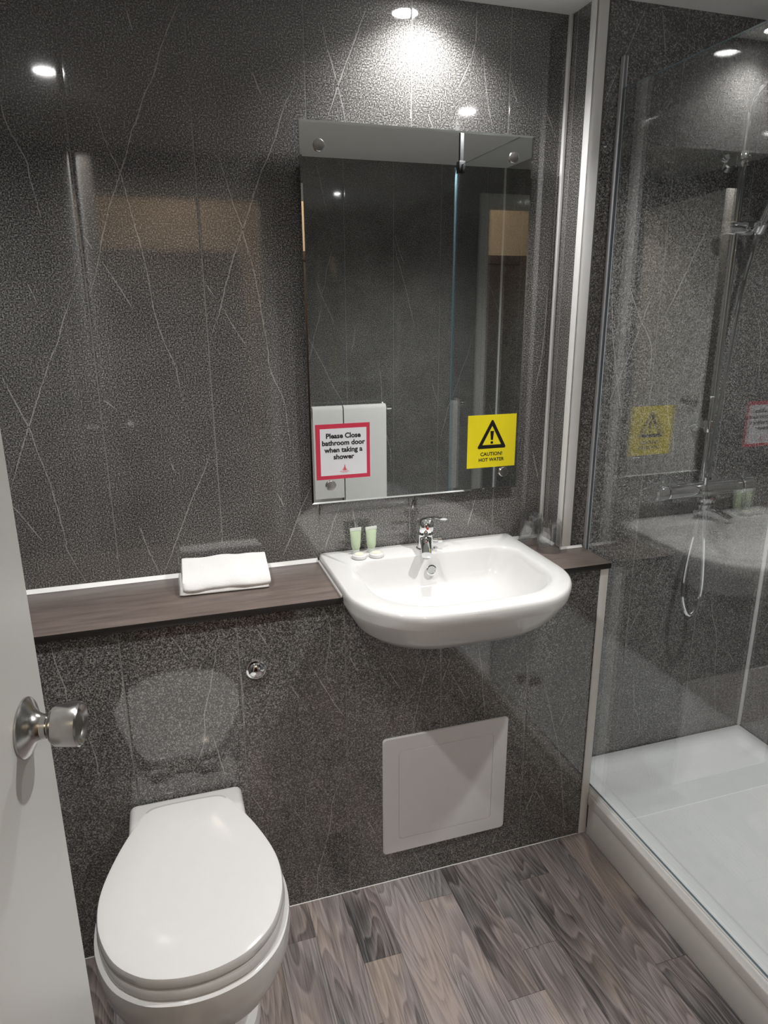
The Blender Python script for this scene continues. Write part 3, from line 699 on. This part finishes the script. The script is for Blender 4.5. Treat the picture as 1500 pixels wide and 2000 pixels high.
# ------------------------------------------------------------------ downlights
for (lx, ly), lb in zip(LAMPS, ('recessed ceiling downlight over the toilet side', 'recessed ceiling downlight above the shower screen', 'recessed ceiling downlight close to the wall above the mirror')):
    t = empty('downlight', (lx, ly, H-.0005)); tag(t, lb, 'ceiling light', 'bathroom downlights')
    mb = MB(); mb.lathe([(.045, 0), (.045, -.002), (.040, -.006), (.0305, -.0065), (.0295, -.003), (.0295, -.0005)], 40, cap0=False, cap1=False); mb.build('trim_ring', M_WHITE, t)
    mb = MB(); mb.lathe([(.0292, -.0008), (.0292, -.0030), (.001, -.0034)], 32); mb.build('lens', M_LENS, t)
    light('downlight_beam', 'SPOT', (0, 0, -.012), LAMP_W*(1.50 if lx > 1 else .95 if ly < -.2 else .53), LAMP_COL, t, spot_size=math.radians(138), spot_blend=.75, shadow_soft_size=.024)

# ------------------------------------------------------------------ shower tray
tray = empty('shower_tray', (XT+.005, YS-.003, 0)); tag(tray, 'low white shower tray with raised rim behind the glass screen', 'shower tray')
TW, TL = XR-.003-(XT+.005), (YS-.003)-(YO+.003)
NB = YB-YS-.001                                        # tray front edge starts where the boxing ends
mb = MB()
def tr(i, z, r=.03):
    out = []
    for cx, cy, a0 in ((TW-i-r, -i-r, 0), (i+r, -i-r, 90), (i+r, -TL+i+r, 180), (TW-i-r, -TL+i+r, 270)):
        for k in range(6):
            a = math.radians(a0+18*k); out.append(Vector((cx+r*math.cos(a), cy+r*math.sin(a), z)))
    return out
mb.loft([tr(0, TZ-.045, .004), tr(0, TZ-.004, .004), tr(.003, TZ, .005), tr(.050, TZ, .012), tr(.056, TZ-.003, .014), tr(.066, TZ-.013, .02), tr(.074, TZ-.016, .024), tr(.25, TZ-.020, .03)]); mb.build('tray_body', M_TRAY, tray, ang=50)
mb = MB(); mb.box((.012, -TL+.002, .001), (.030, -.004+0*NB, TZ-.046)); mb.box((TW-.03, -TL+.002, .001), (TW-.01, -.004, TZ-.046)); mb.build('tray_support', M_RISER, tray, smooth=False)
mb = MB(); mb.box((-.0045, -TL+.002, .0008), (.0112, NB-.006, TZ-.047), .003, 2); mb.build('riser_board', M_RISER, tray)
mb = MB(); mb.box((-.0085, -TL+.002, TZ-.0455), (-.0006, NB-.006, TZ-.012), .003, 3); mb.build('front_lip', M_RISER, tray)
mb = MB(); mb.lathe([(.046, 0), (.046, .003), (.040, .005), (.036, .003), (.001, .003)], 40); dr = mb.build('drain', M_BLACK, tray, loc=(.155, -.77, TZ-.0195))
mb = MB(); mb.lathe([(.030, .0031), (.030, .006), (.001, .0072)], 32); mb.build('drain_cap', M_STEEL, dr)

# ------------------------------------------------------------------ glass screen
GL = .80; GY0 = YS-.006; GZ0, GZ1 = TZ+.004, 2.003
screen = empty('shower_screen', (GX, GY0, GZ0)); tag(screen, 'clear glass shower screen with aluminium wall channel', 'shower screen')
mb = MB(); mb.box((-.003, -GL, 0), (.003, 0, GZ1-GZ0))
mb.bm.normal_update()
for f in mb.bm.faces:
    if abs(f.normal.x) < .5: f.material_index = 1
mb.build('glass_pane', [M_GLASS, M_GEDGE], screen, smooth=False)
mb = MB(); mb.box((-.006, -.009, 0), (-.0034, .005, GZ1-GZ0+.068), .0006, 1); mb.box((.0034, -.009, 0), (.006, .005, GZ1-GZ0+.068), .0006, 1); mb.box((-.0034, .0004, 0), (.0034, .005, GZ1-GZ0+.068)); mb.build('wall_channel', M_ALU, screen)
mb = MB(); mb.box((-.0065, -GL, -.0035), (.0065, -.010, -.0002), .0006, 1); mb.build('bottom_seal', M_WHITE, screen)
mb = MB(); mb.box((-.004, -GL-.003, 0), (.004, -GL-.0003, GZ1-GZ0), .0008, 1); mb.build('edge_seal', M_GEDGE, screen)
cl = MB(); cl.box((-.012, -GL+.030, GZ1-GZ0-.028), (.012, -GL+.058, GZ1-GZ0+.012), .002, 2); c = cl.build('ceiling_clamp', M_BLACK, screen)
mb = MB(); mb.box((-.007, -GL+.037, GZ1-GZ0+.012), (.007, -GL+.051, H-GZ0-.001), .001, 1); mb.build('ceiling_post', M_BLACK, c)

# ------------------------------------------------------------------ shower mixer, rail, hose, hand shower
SX, SYm = 1.707, YS-.058
sm = empty('shower_mixer', (SX, YS-.001, 1.012)); tag(sm, 'chrome thermostatic bar shower mixer with riser rail and hose', 'shower')
d = SYm-(YS-.001)
mb = MB(); mb.lathe([(.0215, -.125), (.0225, -.122), (.0225, .122), (.0215, .125)], 32, 'X'); mb.build('valve_bar', M_CHR, sm, loc=(0, d, 0))
for sx in (-1, 1):
    mb = MB(); mb.lathe([(.0215, .1275*sx), (.0245, .130*sx), (.0265, .150*sx), (.0255, .166*sx), (.021, .170*sx), (.0005, .171*sx)], 32, 'X'); kb = mb.build('control_knob', M_CHR, sm, loc=(0, d, 0))
    mb = MB(); mb.box((.136*sx-.009, -.010, .022), (.136*sx+.009, .006, .044), .005, 3); mb.build('knob_lever', M_CHR, kb)
    mb = MB(); mb.lathe([(.034, 0), (.034, -.004), (.026, -.014), (.0165, -.018), (.0165, d+.021)], 32, 'Y'); mb.build('wall_flange', M_CHR, sm, loc=(sx*.075, 0, 0))
zt = 2.02-1.012; path = [(0, d, .0225), (0, d, .2), (0, d, .5), (0, d, .8), (0, d, zt-.06)]
for k in range(1, 9):
    a = math.radians(90*k/8); path.append((0, d-.07*(1-math.cos(a)), zt-.06+.07*math.sin(a)))
path += [(0, d-.2, zt+.012), (0, d-.34, zt+.012)]
mb = MB(); mb.tube(path, .0098, 20); mb.build('riser_rail', M_CHR, sm)
mb = MB(); mb.tube([(0, d-.34, zt+.012), (0, d-.352, zt+.008), (0, d-.355, zt-.03)], .0085, 16); mb.lathe([(.012, zt-.030), (.02, zt-.036), (.098, zt-.044), (.10, zt-.048), (.10, zt-.052), (.095, zt-.055)], 40, org=(0, d-.355, 0)); mb.build('rain_head', M_CHR, sm)
for z in (1.86-1.012, 1.19-1.012):
    mb = MB(); mb.lathe([(.022, 0), (.022, -.004), (.012, -.008), (.012, d+.013)], 24, 'Y', (0, 0, z)); mb.lathe([(.0155, z-.017), (.0165, z-.014), (.0165, z+.014), (.0155, z+.017)], 24, org=(0, d, 0)); mb.build('rail_bracket', M_CHR, sm)
zs = 1.700-1.012
mb = MB(); mb.lathe([(.0165, -.040), (.0165, .006), (.0185, .01), (.0185, .040), (.016, .043)], 28, 'X', (.006, d, zs)); mb.build('slider', M_CHR, sm)
mb = MB(); mb.lathe([(.0125, 0), (.0155, .004), (.0165, .028), (.0145, .030)], 24); mb.build('handset_holder', M_CHR, sm, loc=(.040, d-.034, zs-.014), rot=(math.radians(24), 0, 0))
hose = spline([(.040, d-.034, zs-.012), (.036, d-.030, zs-.06), (.020, d-.028, zs-.16), (.004, d-.030, zs-.34), (-.010, d-.030, zs-.5), (-.018, d-.034, zs-.62), (-.022, d-.034, .03), (-.012, d-.034, -.09), (.004, d-.033, -.21), (.012, d-.030, -.30), (.000, d-.028, -.362), (-.022, d-.026, -.372), (-.042, d-.022, -.325), (-.044, d-.018, -.26), (-.028, d-.012, -.16), (-.006, d-.006, -.09), (.006, d, -.045), (.006, d, -.022)], 12)
rad = [.0062+.0005*(k % 2) for k in range(len(hose))]
mb = MB(); mb.tube(hose, rad, 10); mb.build('hose', M_CHR, sm)
mb = MB(); mb.lathe([(.0085, .018), (.0105, .032), (.0095, .09), (.0105, .15), (.012, .175)], 20); hs = mb.build('hand_shower', M_CHR, sm, loc=(.040, d-.035, zs-.012), rot=(math.radians(24), 0, 0))
mb = MB(); mb.lathe([(.012, .012), (.030, .006), (.042, -.002), (.043, -.008), (.040, -.011)], 32); mb.build('spray_head', M_CHR, hs, loc=(0, -.022, .195), rot=(math.radians(52-90), 0, 0))

# ------------------------------------------------------------------ towel rail and towels on the door wall
RZ, RY = 1.020, YO+.070
rail = empty('towel_rail', (1.168, YO+.0005, RZ)); tag(rail, 'chrome towel rail on the wall beside the door', 'towel rail')
mb = MB(); mb.lathe([(.008, -.215), (.008, .215)], 20, 'X', (0, .0695, 0)); mb.build('rail_bar', M_CHR, rail)
for sx in (-1, 1):
    mb = MB(); mb.lathe([(.024, .0), (.024, .005), (.013, .010), (.0115, .058)], 24, 'Y'); mb.lathe([(.0135, -.012), (.0145, 0), (.0135, .012)], 20, 'X', (0, .0695, 0)); mb.build('rail_post', M_CHR, rail, loc=(sx*.214, 0, 0))
def hung_towel(x0, x1, zf, zb, label, seed):
    rg = random.Random(seed); ph = rg.uniform(0, 6)
    t = empty('hanging_towel', ((x0+x1)/2, RY, RZ-.5)); tag(t, label, 'towel', 'white towels on the rail')
    W2 = (x1-x0)/2; th = .005
    prof = []                                            # centre line: back hem up, over the rail, down to the front hem
    for k in range(12): prof.append((-.0165, zb+(RZ-zb)*k/12))
    for k in range(9):
        a = math.pi-math.pi*k/8; prof.append((.0155*math.cos(a), RZ+.0155*math.sin(a)))
    for k in range(1, 13): prof.append((.0165, RZ+(zf-RZ)*k/12))
    mb = MB(); rows = []
    nx = 14
    for i in range(nx+1):
        u = i/nx*2-1; row_o, row_i = [], []
        for j, (y, z) in enumerate(prof):
            p0 = prof[max(0, j-1)]; p1 = prof[min(len(prof)-1, j+1)]
            dy, dz = p1[0]-p0[0], p1[1]-p0[1]; l = math.hypot(dy, dz); ny, nz = -dz/l, dy/l
            drop = max(0, RZ-z); wv = .004*math.sin(3.2*u+ph)*min(1, drop*3)*(1 if y > 0 else .4)
            row_o.append(Vector((u*W2, y-ny*-th+(abs(wv)+wv)*.5*(1 if y > 0 else 0), z-nz*-th-(RZ-.5)))); row_i.append(Vector((u*W2, y+(abs(wv)+wv)*.5*(1 if y > 0 else 0), z-(RZ-.5))))
        rows.append(row_o+row_i[::-1])
    mb.loft(rows); return mb.build('towel_cloth', M_TOWEL, t, ang=70)
hung_towel(.978, 1.132, .565, .43, 'narrow white towel on the rail, nearer the door', 2)
hung_towel(1.138, 1.362, .42, .46, 'wide white towel on the rail, nearer the shower', 6)
